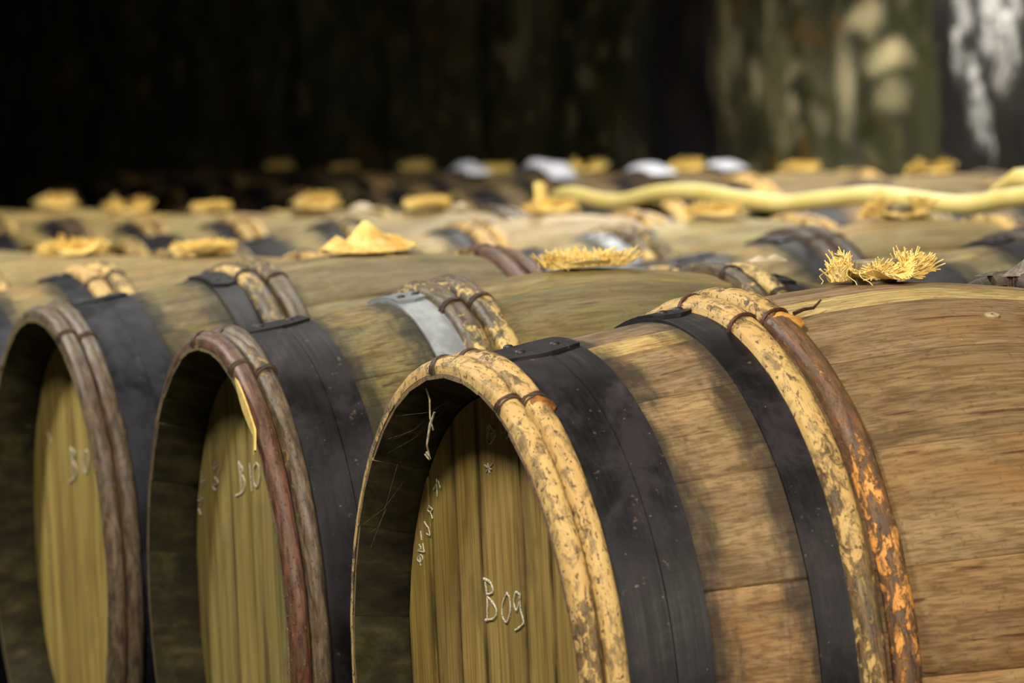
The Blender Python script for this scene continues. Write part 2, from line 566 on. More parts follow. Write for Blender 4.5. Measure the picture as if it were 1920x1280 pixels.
def stave_mesh(width):
    key = ('stave', round(width, 2))
    if key in cache:
        return cache[key]
    hw = rad(width) / 2
    n = 6
    mb = MB()
    angs, drop = [-hw + .0004], [.0013]
    for i in range(n + 1):
        a = -hw + .006 + (2 * hw - .012) * i / n
        angs.append(a)
        drop.append(0)
    angs.append(hw - .0004)
    drop.append(.0013)
    outer, inn = [], []
    for u in US:
        R = prof(u)
        if u < .003 or u > 2 * YB - .003:
            R -= .0015
        ro, ri = [], []
        for a, d in zip(angs, drop):
            flat = R * math.cos(hw) / math.cos(a)
            r = R * 1.0 + .18 * (flat - R) + .0006 - d
            ro.append((r * math.sin(a), u - YB, r * math.cos(a)))
        for a in (hw - .0004, 0, -hw + .0004):
            r = inner(u)
            ri.append((r * math.sin(a), u - YB, r * math.cos(a)))
        outer.append(ro + ri)
    mb.grid(outer, closed_v=True, flip=True)
    k = len(outer[0])
    nf = len(mb.f)
    # inner faces take the mouldy chime material
    for i in range(nf):
        if i % k >= len(angs):
            mb.m[i] = 1
    mb.add(outer[0], [tuple(range(k))], 0)
    mb.add(outer[-1], [tuple(range(k))[::-1]], 1)
    me = mb.mesh('stave', [M['stave'], M['chime']], True, 35)
    cache[key] = me
    return me


def board_mesh(x0, x1, r=HEAD_R + .001):
    key = ('board', x0, x1)
    if key in cache:
        return cache[key]
    xs = [x0 + .0005, x0 + .003] + [x0 + .003 + (x1 - x0 - .006) * i / 6 for i in range(1, 6)] + [x1 - .003, x1 - .0005]
    mb = MB()
    fr, bk = [], []
    for i, x in enumerate(xs):
        h = math.sqrt(max(r * r - x * x, 1e-6))
        y = .0018 if i in (0, len(xs) - 1) else 0
        fr.append([(x, y, -h + 2 * h * j / 10) for j in range(11)])
        bk.append([(x, .02, -h + 2 * h * j / 10) for j in range(11)])
    mb.grid(fr, flip=True)
    mb.grid(bk)
    mb.grid([fr[0], bk[0]], flip=True)
    mb.grid([fr[-1], bk[-1]])
    mb.grid([[c[-1] for c in fr], [c[-1] for c in bk]])
    mb.grid([[c[0] for c in fr], [c[0] for c in bk]], flip=True)
    mb.uv = [((p[0] - x0) / (x1 - x0), p[2]) for p in mb.v]
    me = mb.mesh('head_board', [M['head']], True, 30)
    cache[key] = me
    return me


HOOP_POS = {'chime_outer': (.0105, .021), 'chime_inner': (.0325, .0215), 'quarter_outer': (.2665, .026), 'quarter_inner': (.2985, .026)}
HOOP_H = {'chime_outer': .0125, 'chime_inner': .013, 'quarter_outer': .0150, 'quarter_inner': .0150}


def hoop_mesh(pos, seed, mat, segs=150):
    key = ('hoop', pos, seed, mat)
    if key in cache:
        return cache[key]
    gk = ('hoopgeo', pos, seed)
    if gk not in cache:
        rr = random.Random(seed * 31 + len(pos) * 7)
        u0, wd = HOOP_POS[pos]
        ht = HOOP_H[pos]
        lap = .62
        total = 2 * PI + lap
        rows, uvs = [], []
        sec = 9
        ph = rr.uniform(0, 50)
        ns = int(segs * total / (2 * PI))
        for i in range(ns + 1):
            a = total * i / ns
            th = a - lap / 2
            nz = mnoise.noise(Vector((a * 2.3, ph, 0)))
            nz2 = mnoise.noise(Vector((a * 11.0, ph + 9, 0)))
            wsc = 1 + .08 * nz + .06 * nz2
            hsc = 1 + .12 * mnoise.noise(Vector((a * 3.1, ph + 21, 0))) + .05 * nz2
            off = .0012 * nz
            lift = .0
            if a < lap:                      # lower tongue, tapering
                t = a / lap
                wsc *= .30 + .70 * t
                off -= wd * .34 * (1 - t)
                hsc *= .72 + .28 * t
            if a > 2 * PI:                   # upper tongue
                t = (a - 2 * PI) / lap
                wsc *= 1 - .42 * t
                off += wd * .22 * t
                lift = .0022 * math.sin(t * PI) ** .5 if t < 1 else 0
                hsc *= 1 - .25 * t
            row, uvr = [], []
            for j in range(sec + 1):
                p = PI * j / sec
                du = -math.cos(p) * wd / 2 * wsc * (1 if j in (0, sec) else 1.0)
                h = (math.sin(p) ** .55) * ht * hsc + .0008 * mnoise.noise(Vector((a * 30, p * 2, ph)))
                if j in (0, sec):
                    h = -.0015
                u = u0 + off + du
                R = prof(u) + h + lift
                row.append((R * math.sin(th), u - YB, R * math.cos(th)))
                uvr.append((a * RB, p * ht))
            rows.append(row)
            uvs += uvr
        cache[gk] = (rows, uvs)
    rows, uvs = cache[gk]
    mb = MB()
    mb.grid(rows)
    n, k = len(rows), len(rows[0])
    mb.f.append(tuple(range(k)))
    mb.f.append(tuple(range((n - 1) * k, n * k))[::-1])
    mb.m += [0, 0]
    mb.uv = uvs
    me = mb.mesh('wooden_hoop', [M[mat]], True, 55)
    cache[key] = me
    return me


def binding_mesh(pos, kind):
    """a tie over one hoop, at the top of the barrel"""
    key = ('bind', pos, kind)
    if key in cache:
        return cache[key]
    u0, wd = HOOP_POS[pos]
    ht = HOOP_H[pos]
    mb = MB()
    turns = [(0, .0021)] if kind == 'wire' else [(-.0026, .0013), (0, .0015), (.0026, .0013)] if kind == 'withe' else [(0, .0016), (.0026, .0014)]
    for k, (dx, r) in enumerate(turns):
        pts = []
        for j in range(13):
            p = -.22 + (PI + .44) * j / 12
            u = u0 - math.cos(p) * (wd / 2 + r * .9)
            h = max(math.sin(p), -.16) ** 1 if p > 0 else -.16
            h = (abs(math.sin(p)) ** .7 * (1 if 0 <= p <= PI else -.25)) * (ht + r * .7)
            pts.append((dx + (j - 6) * .0009 * (1 if k % 2 else -.4), u - YB, prof(max(u, 0)) + h))
        mb.tube(pts, r, 6)
    me = mb.mesh('binding', [M['wire' if kind == 'wire' else 'bind']], True, 60)
    cache[key] = me
    return me


IRON_POS = {'chime': (.0425, .1219), 'quarter': (.2196, .2575)}


def iron_mesh(pos, mat):
    key = ('iron', pos, mat)
    if key in cache:
        return cache[key]
    u0, u1 = IRON_POS[pos]
    th = .0022
    mb = MB()
    uvs = []
    n = 120
    cols = [u0, u0 + (u1 - u0) * .55, u0 + (u1 - u0) * .57, u1]
    lifts = [.0012, .0012, 0, 0] if pos == 'chime' else [0, 0, 0, 0]
    rows = []
    for i in range(n):
        a = 2 * PI * i / n
        wob = .0008 * mnoise.noise(Vector((math.sin(a) * 2, math.cos(a) * 2, u0 * 40)))
        row = []
        for j, u in enumerate(cols):
            R = prof(u) + .0006 + th + lifts[j] + wob
            row.append((R * math.sin(a), u - YB, R * math.cos(a)))
            uvs.append((a * RB, u))
        row.append(((prof(u1) - .001) * math.sin(a), u1 - YB, (prof(u1) - .001) * math.cos(a)))
        uvs.append((a * RB, u1 + th))
        row.append(((prof(u0) - .001) * math.sin(a), u0 - YB, (prof(u0) - .001) * math.cos(a)))
        uvs.append((a * RB, u0 - th))
        rows.append(row)
    mb.grid(rows, closed_u=True, closed_v=True)
    # lapped, riveted end plate over the top
    a0, a1 = rad(-11), rad(9)
    top, bot = [], []
    for i in range(9):
        t = i / 8
        a = a0 + (a1 - a0) * t
        tr, br = [], []
        for j in range(5):
            s = j / 4
            u = u0 + .0015 + (u1 - u0 - .002) * s
            aa = a
            if i == 8:
                aa = a + rad(1.6) * (1 - abs(2 * s - 1)) - rad(.8)
            R = prof(u) + .0006 + th + .0012 + .0022 + .0006 * mnoise.noise(Vector((a * 30, s * 3, 4)))
            tr.append((R * math.sin(aa), u - YB, R * math.cos(aa)))
            R = prof(u) + .0006
            br.append((R * math.sin(aa), u - YB, R * math.cos(aa)))
        top.append(tr)
        bot.append(br)
    ring = [top[i] for i in range(9)]
    b0 = len(mb.v)
    mb.grid(top)
    mb.grid([top[-1], bot[-1]])
    mb.grid([bot[0], top[0]])
    mb.grid([[r[-1] for r in bot], [r[-1] for r in top]])
    mb.grid([[r[0] for r in top], [r[0] for r in bot]])
    uvs += [(v[0] * 1.0, v[1]) for v in mb.v[b0:]]
    mb.uv = uvs
    me = mb.mesh('iron_hoop', [M[mat]], True, 30)
    cache[key] = me
    return me


def rivet_mesh():
    if 'rivet' in cache:
        return cache['rivet']
    mb = MB()
    rows = []
    for (r, z) in [(.0052, -.001), (.005, .0009), (.0036, .0022), (.0012, .0027)]:
        rows.append([(r * math.cos(2 * PI * k / 10), r * math.sin(2 * PI * k / 10), z) for k in range(10)])
    mb.grid(rows, closed_v=True)
    mb.f.append(tuple(30 + k for k in range(10)))
    mb.m.append(0)
    cache['rivet'] = mb.mesh('rivet', [M['rivet']], True, 60)
    return cache['rivet']


# stave layouts: widths in degrees, first one starts at the given angle
LAY = [(-45.6, [17.4, 18.2, 19.2, 7.2, 15.6, 18.5, 19.1, 16.3, 18.1, 17.2, 19.5, 15.5, 18.3, 17.2, 19.5, 16.3, 15.6, 17.4, 18.5, 19.1, 16.3]),
       (-38.0, [18.3, 16.3, 17.4, 19.5, 15.5, 18.1, 17.2, 19.2, 18.5, 15.6, 17.4, 16.3, 18.1, 19.5, 17.2, 18.5, 15.6, 19.1, 17.4, 16.3, 7.2]),
       (-52.0, [16.3, 19.1, 15.6, 17.2, 18.5, 16.3, 19.5, 18.1, 15.5, 17.4, 19.2, 17.4, 18.5, 16.3, 15.6, 19.5, 17.2, 18.1, 18.3, 15.5, 9.2])]
for _i, (_a, _w) in enumerate(LAY):                   # close each circle on its last stave
    _w[-1] = round(360 - sum(_w[:-1]), 2)
BOARDS = [[-.2835, -.208, -.134, -.0645, .0465, .117, .2, .2835], [-.2835, -.19, -.1, -.02, .075, .15, .22, .2835]]


def barrel(i, x, y, z, k, yaw, sp):
    """z = height of the barrel axis; sp = spec dict"""
    rr = random.Random(100 + i)
    root = empty('oak_barrel', (x, y, z - RB * k), yaw)
    root.scale = (k, 1, k)
    tag(root, sp['label'], 'barrel', sp['group'])
    O = (0, 0, RB)
    start, widths = LAY[sp.get('lay', i % 3)]
    a = start + (0 if i == 0 else rr.uniform(-7, 7))
    base = sp['wood']
    for kk, wd in enumerate(widths):
        mid = a + wd / 2
        m180 = (mid + 180) % 360 - 180
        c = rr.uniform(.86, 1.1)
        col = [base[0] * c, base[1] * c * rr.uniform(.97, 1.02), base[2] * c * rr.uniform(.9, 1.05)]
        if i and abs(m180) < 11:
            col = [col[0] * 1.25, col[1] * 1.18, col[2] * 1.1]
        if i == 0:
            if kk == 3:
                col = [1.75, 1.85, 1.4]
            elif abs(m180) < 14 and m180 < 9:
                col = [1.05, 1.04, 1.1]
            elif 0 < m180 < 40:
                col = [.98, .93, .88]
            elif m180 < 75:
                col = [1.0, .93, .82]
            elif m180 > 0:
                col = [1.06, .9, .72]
        dr = rr.uniform(-.0006, .0006)
        ang = rad(mid)
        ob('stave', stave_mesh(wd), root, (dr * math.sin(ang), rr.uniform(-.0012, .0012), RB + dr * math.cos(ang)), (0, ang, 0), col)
        a += wd
    # heads
    hrot = sp.get('hrot', rr.uniform(-.1, .1))
    bl = BOARDS[0] if i in (0, 2) else BOARDS[1]
    hc = sp.get('headcol', (1, 1, 1))
    for kk in range(len(bl) - 1):
        c = rr.uniform(.88, 1.1)
        ob('head_board', board_mesh(bl[kk], bl[kk + 1]), root, (0, HEAD_U - YB + rr.uniform(0, .0012), RB), (0, hrot, 0), [q * c for q in hc] + [1 if i == 0 else .3])
    for kk in range(len(bl) - 1):
        c = rr.uniform(.85, 1.1)
        ob('head_board', board_mesh(bl[kk], bl[kk + 1]), root, (0, YB - HEAD_U - rr.uniform(0, .0012), RB), (0, hrot, PI), [q * c for q in hc])
    # iron hoops
    irons = sp['iron']
    for kk, (pos, back) in enumerate([('chime', 0), ('quarter', 0), ('quarter', 1), ('chime', 1)]):
        la = rad(sp.get('irot', {}).get(kk, rr.uniform(-6, 6)))
        h = ob('iron_hoop', iron_mesh(pos, irons[kk]), root, O, (0, la, PI * back))
        if irons[kk] == 'iron_grey' and len(set(irons)) > 1:
            h['label'] = 'pale galvanised iron hoop'
        u0, u1 = IRON_POS[pos]
        for (aa, uu) in ((5.5, .3), (5.5, .75), (-7, .5)):
            u = u0 + (u1 - u0) * uu
            R = prof(u) + .0062
            ob('rivet', rivet_mesh(), h, (R * math.sin(rad(aa)), u - YB, R * math.cos(rad(aa))), (0, rad(aa), 0))
    # wooden hoops, with their bindings
    hs = sp['hoops']
    order = [('chime_outer', 0), ('chime_inner', 0), ('quarter_outer', 0), ('quarter_inner', 0), ('quarter_inner', 1), ('quarter_outer', 1), ('chime_inner', 1), ('chime_outer', 1)]
    for kk, (pos, back) in enumerate(order):
        seed = (i * 3 + kk) % 4 if i > 2 else i
        la = sp.get('lap', {}).get(kk, rr.uniform(-8, 14))
        h = ob('wooden_hoop', hoop_mesh(pos, seed, hs[kk]), root, O, (0, rad(la) * (1 if not back else -1), PI * back))
        kind = sp.get('bind', {}).get(kk, 'withe')
        for ba in sp.get('banglesd', {}).get(kk, (-17 + rr.uniform(-3, 3), 15 + rr.uniform(-3, 3))):
            aa = rad(ba - la)
            ob('binding', binding_mesh(pos, kind), h, (0, 0, 0), (0, aa, 0))
    return root


# ------------------------------------------------------------------ burlap bung cloths
def cloth_meshes(seed, r1, lobes, base_h=.004, yarns=110, r0=.018, yr=.0009, ex=1.0, ey=1.0, bumps=(), fans=()):
    """a scrap of burlap pinched round the bung: lobes = (direction deg, half width deg, height, reach)"""
    rr = random.Random(seed)

    def surf(r, th):
        t = max(0, min(1, (r - r0) / (r1 - r0)))
        h, pull = 0, 1
        for (d, wdt, hh, reach) in lobes:
            dd = ((math.degrees(th) - d + 180) % 360) - 180
            g = math.exp(-(dd / wdt) ** 2)
            h += hh * g
            pull += (reach - 1) * g
        s = t * t * (3 - 2 * t)
        rad_ = r0 + (r - r0) * (1 - (1 - pull) * s)
        x, y = rad_ * math.cos(th) * ex, rad_ * math.sin(th) * ey
        nz = .0022 * mnoise.noise(Vector((x * 70, y * 70, seed))) * (.3 + t)
        z = base_h * .4 + .0035 + h * s + nz - x * x / (2 * RB) - y * y / 1.6
        for (bx, by, bw, bh) in bumps:
            z += bh * math.exp(-((x - bx) ** 2 * .35 + (y - by) ** 2) / bw ** 2)
        return Vector((x, y, z))

    nt, nr = 72, 7
    mb = MB()
    top, bot = [], []
    for i in range(nt):
        th = 2 * PI * i / nt
        edge = r1 * (.9 + .05 * mnoise.noise(Vector((th * 3, seed, 2))))
        tr, br = [], []
        for j in range(nr):
            r = .004 + (edge - .004) * j / (nr - 1)
            p = surf(max(r, r0 * .2), th)
            tr.append(p + Vector((0, 0, .0012)))
            br.append(p - Vector((0, 0, .0006)))
        top.append(tr)
        bot.append(br)
    mb.grid(top, closed_u=True)
    mb.grid(bot, closed_u=True, flip=True)
    mb.grid([[r[-1] for r in top], [r[-1] for r in bot]], closed_v=True, flip=True)
    sheet = mb.mesh('burlap_scrap', [M['burlap']], True, 60)
    mb = MB()
    for q in range(yarns):
        th = 2 * PI * (q + rr.uniform(-.4, .4)) / yarns
        end = r1 * rr.uniform(.92, 1.1)
        st = r1 * rr.uniform(.3, .62)
        sk = rr.uniform(-.10, .10)
        pts = []
        for j in range(6):
            t = j / 5
            p = surf(min(st + (end - st) * t, r1 * 1.0), th + sk * t * t)
            over = max(0, st + (end - st) * t - r1)
            p += Vector((math.cos(th), math.sin(th), .5)) * over + Vector((rr.uniform(-1, 1), rr.uniform(-1, 1), rr.uniform(-.3, 1))) * .0011 * (.5 + t)
            p.z += .0015
            pts.append(p)
        mb.tube(pts, [yr * 1.15, yr * 1.25, yr * 1.2, yr * 1.1, yr, yr * .6], 4)
    for (fx, fy, face, mid_, spread, ln, tilt, num) in fans:      # brush-like fans of loose yarn
        out = Vector((math.cos(rad(face)), math.sin(rad(face)), 0))
        side = Vector((-out.y, out.x, 0))
        for q in range(int(num * 1.7)):
            a = rad(mid_ + spread * (2 * (q + rr.uniform(-.5, .5)) / max(int(num * 1.7) - 1, 1) - 1))
            layer = rr.random()
            d = Vector((0, 0, math.cos(a))) + side * math.sin(a) + out * (tilt * (.4 + layer))
            d.normalize()
            ll = ln * rr.uniform(.6, 1.08)
            p0 = Vector((fx, fy, -fx * fx / (2 * RB) - fy * fy / 1.6 + .0045)) + side * rr.uniform(-.3, .3) * ln - out * .006 * layer
            curl = Vector((rr.uniform(-1, 1), rr.uniform(-1, 1), rr.uniform(-1, .2))) * ll * .26
            pts = []
            for j in range(6):
                t = j / 5
                p = p0 + d * ll * t + curl * t * t + Vector((rr.uniform(-1, 1), rr.uniform(-1, 1), rr.uniform(-1, 1))) * .0005
                p.z = max(p.z, -p.x ** 2 / (2 * RB) - p.y ** 2 / 1.6 + .0035)
                pts.append(p)
            mb.tube(pts, [yr * 1.2, yr * 1.3, yr * 1.25, yr * 1.15, yr * 1.0, yr * .8], 5)
    for q in range(5):
        r = r1 * (.45 + .09 * q)
        a0, sp = rr.uniform(0, 6), rr.uniform(3, 6)
        mb.tube([surf(r, a0 + sp * j / 26) + Vector((0, 0, .0022)) for j in range(27)], yr, 4)
    for q in range(5):                                  # loose threads lying on the wood
        th = rr.uniform(0, 6.28)
        p = surf(r1 * .95, th)
        d = Vector((math.cos(th + .8), math.sin(th + .8), 0)) * r1 * .5
        pts = []
        for j in range(6):
            s = p + d * (j / 5) + Vector((math.cos(th), math.sin(th), 0)) * .006 * math.sin(j)
            pts.append((s.x, s.y, max(p.z * (1 - j / 5), .0) - s.x ** 2 / (2 * RB) - s.y ** 2 / 1.6 + .0035))
        mb.tube(pts, yr * .5, 4)
    return sheet, mb.mesh('frayed_yarn', [M['burlap']], True, 80)


def place_cloth(geo, loc, k, rz, label, col=(1, 1, 1), yaw=0):
    o = ob('burlap_cloth', geo[0], None, loc, (0, 0, rz), col)
    tag(o, label, 'cloth', 'burlap scraps around the barrel bungs')
    ob('frayed_edge', geo[1], o, color=col)
    return o


def bung(loc, label, r=.024, h=.02):
    mb = MB()
    prof_ = [(r * .84, -.012), (r * .97, h * .7), (r, h * .9), (r * .93, h), (.001, h + .0005)]
    mb.grid([[(a * math.cos(2 * PI * j / 20), a * math.sin(2 * PI * j / 20), b) for j in range(20)] for a, b in prof_], closed_v=True)
    o = ob('wooden_bung', mb.mesh('wooden_bung', [M['bung']], True, 40), None, loc)
    tag(o, label, 'bung')
    return o


# ------------------------------------------------------------------ the barrels
Y8 = ['hoop_yellow'] * 8
X8 = ['hoop_mixed'] * 8
OLIVE = (.76, .86, .66)
KHAKI = (.98, 1.06, .82)
SPEC = []
R1G, R2G, R3G = 'oak barrels in the front row', 'oak barrels in the middle row', 'oak barrels in the back row by the wall'


def S(x, y, z0, **kw):
    SPEC.append((x, y, z0, kw))


# front row (measured from the picture: position, axis height, scale, yaw)
S(0, YB, 0, k=1, yaw=0, group=R1G, label='barrel chalked B 09 on its head, with bright peeled yellow wooden hoops', wood=(.96, .95, .92), lay=0,
  hoops=['hoop_yellow', 'hoop_yellow', 'hoop_yellow', 'hoop_rust', 'hoop_dark', 'hoop_dark', 'hoop_yellow', 'hoop_yellow'], iron=['iron'] * 4, hrot=0,
  bind={2: 'wire', 3: 'wire', 0: 'withe', 1: 'withe'}, banglesd={0: (-6, 26), 1: (-3, 27), 2: (-2, 17), 3: (1, 17.6)}, lap={0: 12, 1: 16, 2: 6, 3: 2}, irot={0: 0, 1: -6},
  headcol=(1.0, .96, .86))
S(-.756, YB - .0032, -.0049, k=1.0191, yaw=-.0503, group=R1G, label='barrel chalked B 10 beside the B 09 barrel, rim hoops of red-brown bark', wood=OLIVE,
  hoops=['hoop_red', 'hoop_brown', 'hoop_mixed', 'hoop_mixed', 'hoop_mixed', 'hoop_mixed', 'hoop_mixed', 'hoop_mixed'], iron=['iron', 'iron_grey', 'iron', 'iron'], hrot=0,
  banglesd={0: (-6, 24), 1: (0, 28)}, headcol=(.84, .92, .88))
S(-1.5145, YB + .0008, .0095, k=1.0125, yaw=-.0221, group=R1G, label='barrel chalked B 10 with plain grey-brown rim hoops, third from the near end', wood=OLIVE,
  hoops=['hoop_brown', 'hoop_brown', 'hoop_mixed', 'hoop_mixed', 'hoop_red', 'hoop_red', 'hoop_yellow', 'hoop_yellow'], iron=['iron_blue', 'iron', 'iron_grey', 'iron_grey'], hrot=0,
  banglesd={0: (-40, 24), 1: (-30, 27)}, headcol=(1.02, 1.04, .92))
front = [(-2.262, .369), (-3.005, .362), (-3.748, .362), (-4.49, .366), (-5.233, .366)]
front_l = ['barrel in the front row under a flat straight-edged yellow cloth, blue-black iron hoop', 'barrel in the front row under the fluffy two-humped yellow cloth at the left',
           'barrel in the front row, first one whose cloth lies outside the left edge', 'barrel in the front row, second one outside the left edge', 'barrel far down the front row, third outside the left edge']
for q, (x, zt) in enumerate(front):
    S(x, YB, None, zt=zt, group=R1G, label=front_l[q], wood=KHAKI if q % 2 else (.92, 1.0, .82), hoops=[['hoop_yellow', 'hoop_mixed', 'hoop_yellow', 'hoop_mixed'][(q + j) % 4] for j in range(8)],
      iron=['iron_blue', 'iron_blue', 'iron', 'iron'], yaw=0)
Y2, Y3 = 1.632, 3.541
mid = [(-1.507, .366), (-2.25, .364), (-2.993, .364), (-3.736, .370), (-4.479, .376), (-5.222, .376), (-5.965, .368), (-6.708, .367), (-7.451, .378), (-8.194, .373), (-8.937, .37), (-9.68, .37)]
MIDC = [0, -2.265, -2.98, -3.751, -4.44, -5.168, -5.971, -6.715, -7.416]
mid_l = ['barrel in the middle row cut by the right edge, only its dark hoops showing',
         'barrel in the middle row with dark brown bark hoops, right-hand cloth on top',
         'barrel in the middle row with a yellow hoop pair beside a grey iron hoop',
         'barrel in the middle row whose cloth has an upright strip, pale top',
         'barrel in the middle row under the boxy pale yellow cloth',
         'barrel in the middle row under the fluffy cloth, behind the peaked cloth',
         'barrel in the middle row, third cloth from the left end',
         'barrel in the middle row, second cloth from the left end',
         'barrel in the middle row, first cloth at the left end',
         'barrel in the middle row just outside the left edge, pale far end showing',
         'barrel in the middle row, second one outside the left edge', 'barrel in the middle row, third one outside the left edge']
mh = ['hoop_dark', 'hoop_dark', 'hoop_mixed', 'hoop_yellow', 'hoop_mixed', 'hoop_yellow', 'hoop_yellow', 'hoop_brown', 'hoop_mixed', 'hoop_yellow', 'hoop_mixed', 'hoop_yellow']
for q, (x, zt) in enumerate(mid):
    ir = ['iron', 'iron', 'iron', 'iron']
    if q == 2:
        ir = ['iron', 'iron_grey', 'iron', 'iron']
    S(x, Y2, None, zt=zt, group=R2G, label=mid_l[q], wood=(1.05, 1.16, .92) if q != 3 else (1.3, 1.36, 1.2), hoops=[mh[q]] * 4 + [mh[(q + 3) % 12]] * 4, iron=ir, yaw=0)
back = [(-5.07, .368), (-5.83, .373), (-6.61, .386), (-7.385, .392), (-8.16, .396), (-8.94, .402), (-9.70, .412), (-10.45, .418), (-11.21, .428), (-11.96, .432), (-12.71, .436)]
back_l = ['barrel in the back row cut by the right edge behind the hose', 'barrel in the back row with a two-lobed cloth in front of the dark pier', 'barrel in the back row with a small cloth under the damp pale wall patches',
          'barrel in the back row with white sheeting on both sides of its cloth', 'barrel in the back row with a white arched sheet on its near hoops', 'barrel in the back row with a bluish white sheet, darker surroundings',
          'barrel in the back row, cloth left of the bluish sheet', 'barrel in the dim back row, second cloth before the dark', 'barrel in the dim back row, last cloth before the dark',
          'barrel hidden in the dark of the back row', 'farthest barrel hidden in the dark of the back row']
for q, (x, zt) in enumerate(back):
    S(x, Y3, None, zt=zt, group=R3G, label=back_l[q], wood=(.76, .80, .76), hoops=[['hoop_mixed', 'hoop_brown', 'hoop_yellow', 'hoop_dark'][q % 4]] * 8, iron=['iron'] * 4, yaw=0)

TOPS, KS = [], []
for i, (x, y, z0, sp) in enumerate(SPEC):
    if z0 is None:
        if sp['group'] == R3G:
            k, z = 1.0, sp['zt'] - RB
        else:
            k = .985
            z = sp['zt'] - RB * k
        yaw = random.Random(i).uniform(-.02, .02)
    else:
        k, z, yaw = sp['k'], z0, sp['yaw']
    barrel(i, x, y, z + AX, k, yaw, sp)
    TOPS.append((x, y, z + AX + RB * k))
    KS.append(k)

# timber rails the rows lie on
def under(x, y):
    # height of the barrels' undersides along a row, at axial position y
    row = sorted((b[0], b[2] - RB * 2 * kk + (RB - prof(y - b[1] + YB)) * kk - .0012) for b, kk in zip(TOPS, KS) if abs(b[1] - y) < .4)
    return float(np.interp(x, [r[0] for r in row], [r[1] for r in row]))


for nm, y, z0, z1, x0, x1, lb in [
        ('timber_rail', YB - .288, -.358, -.358, .45, -5.6, 'long timber rail under the heads of the front row'), ('timber_rail', YB + .288, -.358, -.358, .45, -5.6, 'long timber rail under the far half of the front row'),
        ('timber_rail', Y2 - .288, -.357, -.357, -1.1, -10.1, 'long timber rail under the near half of the middle row'), ('timber_rail', Y2 + .288, -.357, -.357, -1.1, -10.1, 'long timber rail under the far half of the middle row'),
        ('timber_rail', Y3 - .288, -.357, -.290, -4.7, -13.1, 'long tilted timber rail under the near half of the back row'), ('timber_rail', Y3 + .288, -.357, -.290, -4.7, -13.1, 'long tilted timber rail under the far half of the back row')]:
    mb = MB()
    n = 60
    rows = []
    for q in range(n + 1):
        t = q / n
        x = x0 + (x1 - x0) * t
        zt = min(under(x, y - .034), under(x, y + .034))
        wv = .004 * mnoise.noise(Vector((x * 2, y, 0)))
        rows.append([(x, y - .031 + wv, 0), (x, y - .032 + wv, zt - .008), (x, y - .026 + wv, zt), (x, y + .026 + wv, zt), (x, y + .032 + wv, zt - .008), (x, y + .031 + wv, 0)])
    mb.grid(rows, closed_v=True, flip=True)
    mb.f += [tuple(range(6)), tuple(range(n * 6, n * 6 + 6))[::-1]]
    mb.m += [0, 0]
    tag(ob(nm, mb.mesh(nm, [M['rail']], True, 30)), lb, 'rail', 'timber rails under the barrel rows')

# ------------------------------------------------------------------ cloths and bungs
T = TOPS
LAB1 = ['frayed yellow burlap scrap with brushy fans around a grey bung, on the B 09 barrel',
        'cup-shaped burlap scrap with frayed rim, on the barrel right of the peaked cloth',
        'tall peaked burlap cloth with pointed tips, in the front row',
        'flat straight-topped burlap scrap in the front row, left of the peaked cloth',
        'fluffy two-humped burlap scrap at the left end of the front row']
g0 = cloth_meshes(3, .052, [(-84, 22, .022, .7), (-30, 22, .012, .8), (58, 22, .016, .9), (100, 26, .020, .8), (180, 60, .010, .9)], yarns=120, yr=.00085, ey=.92,
                  fans=[(.008, -.044, 0, -8, 40, .024, .35, 46), (.002, -.036, 0, 6, 16, .033, .1, 22), (.022, -.004, 0, 0, 78, .023, .5, 74), (.016, .022, 0, 20, 70, .019, .5, 44),
                        (.004, .040, 0, 14, 52, .031, .3, 60), (.010, .030, 20, 60, 30, .026, .5, 26)])
place_cloth(g0, T[0], 1, 0, LAB1[0])
bung((T[0][0] - .004, T[0][1] + .002, T[0][2] + .001), 'flat grey wooden bung rising from the frayed cloth on the B 09 barrel', .025, .0215)
g1 = cloth_meshes(5, .044, [(-90, 34, .014, .98), (90, 34, .016, .95), (0, 40, .010, .8), (180, 50, .014, .85)], yarns=100, ey=.95,
                  fans=[(.024, -.040 + .0115 * q, 0, -34 + 9.5 * q, 26, [.026, .020, .018, .016, .015, .017, .021, .026][q], .35, 24) for q in range(8)] + [(-.02, -.03 + .012 * q, 0, -20 + 8 * q, 24, .022, -.2, 14) for q in range(6)])
place_cloth(g1, T[1], 1, 0, LAB1[1])
g2 = cloth_meshes(9, .068, [(-85, 14, .004, 1.06), (85, 20, .004, 1.06)], yarns=46, ey=1.02, yr=.0007, bumps=[(0, -.002, .019, .036), (.0, -.043, .012, .016), (0, .034, .018, .014), (.02, .012, .010, .006), (.02, -.016, .007, -.006)])
place_cloth(g2, T[2], 1, 0, LAB1[2], (1.04, .98, .9))
g3 = cloth_meshes(14, .046, [(0, 60, .012, .75), (180, 70, .012, .8)], yarns=80, ey=1.1,
                  fans=[(.016, -.040 + .010 * q, 0, 0, 24, .0185, .12, 22) for q in range(9)] + [(-.006, -.038 + .0125 * q, 0, 0, 30, .018, -.1, 12) for q in range(7)])
place_cloth(g3, T[3], 1, 0, LAB1[3]).scale = (1, 1, 1.2)
g4 = cloth_meshes(21, .048, [(-70, 28, .016, .9), (70, 30, .016, .95), (180, 50, .010, .9)], yarns=90, ey=1.1,
                  fans=[(.012, -.036, 0, -20, 70, .024, .4, 44), (.014, -.014, 0, 0, 60, .029, .3, 40), (.014, .016, 0, 8, 60, .024, .3, 40), (.012, .038, 0, 20, 70, .025, .4, 44)])
place_cloth(g4, T[4], 1, 0, LAB1[4]).scale = (1, 1, 1.15)
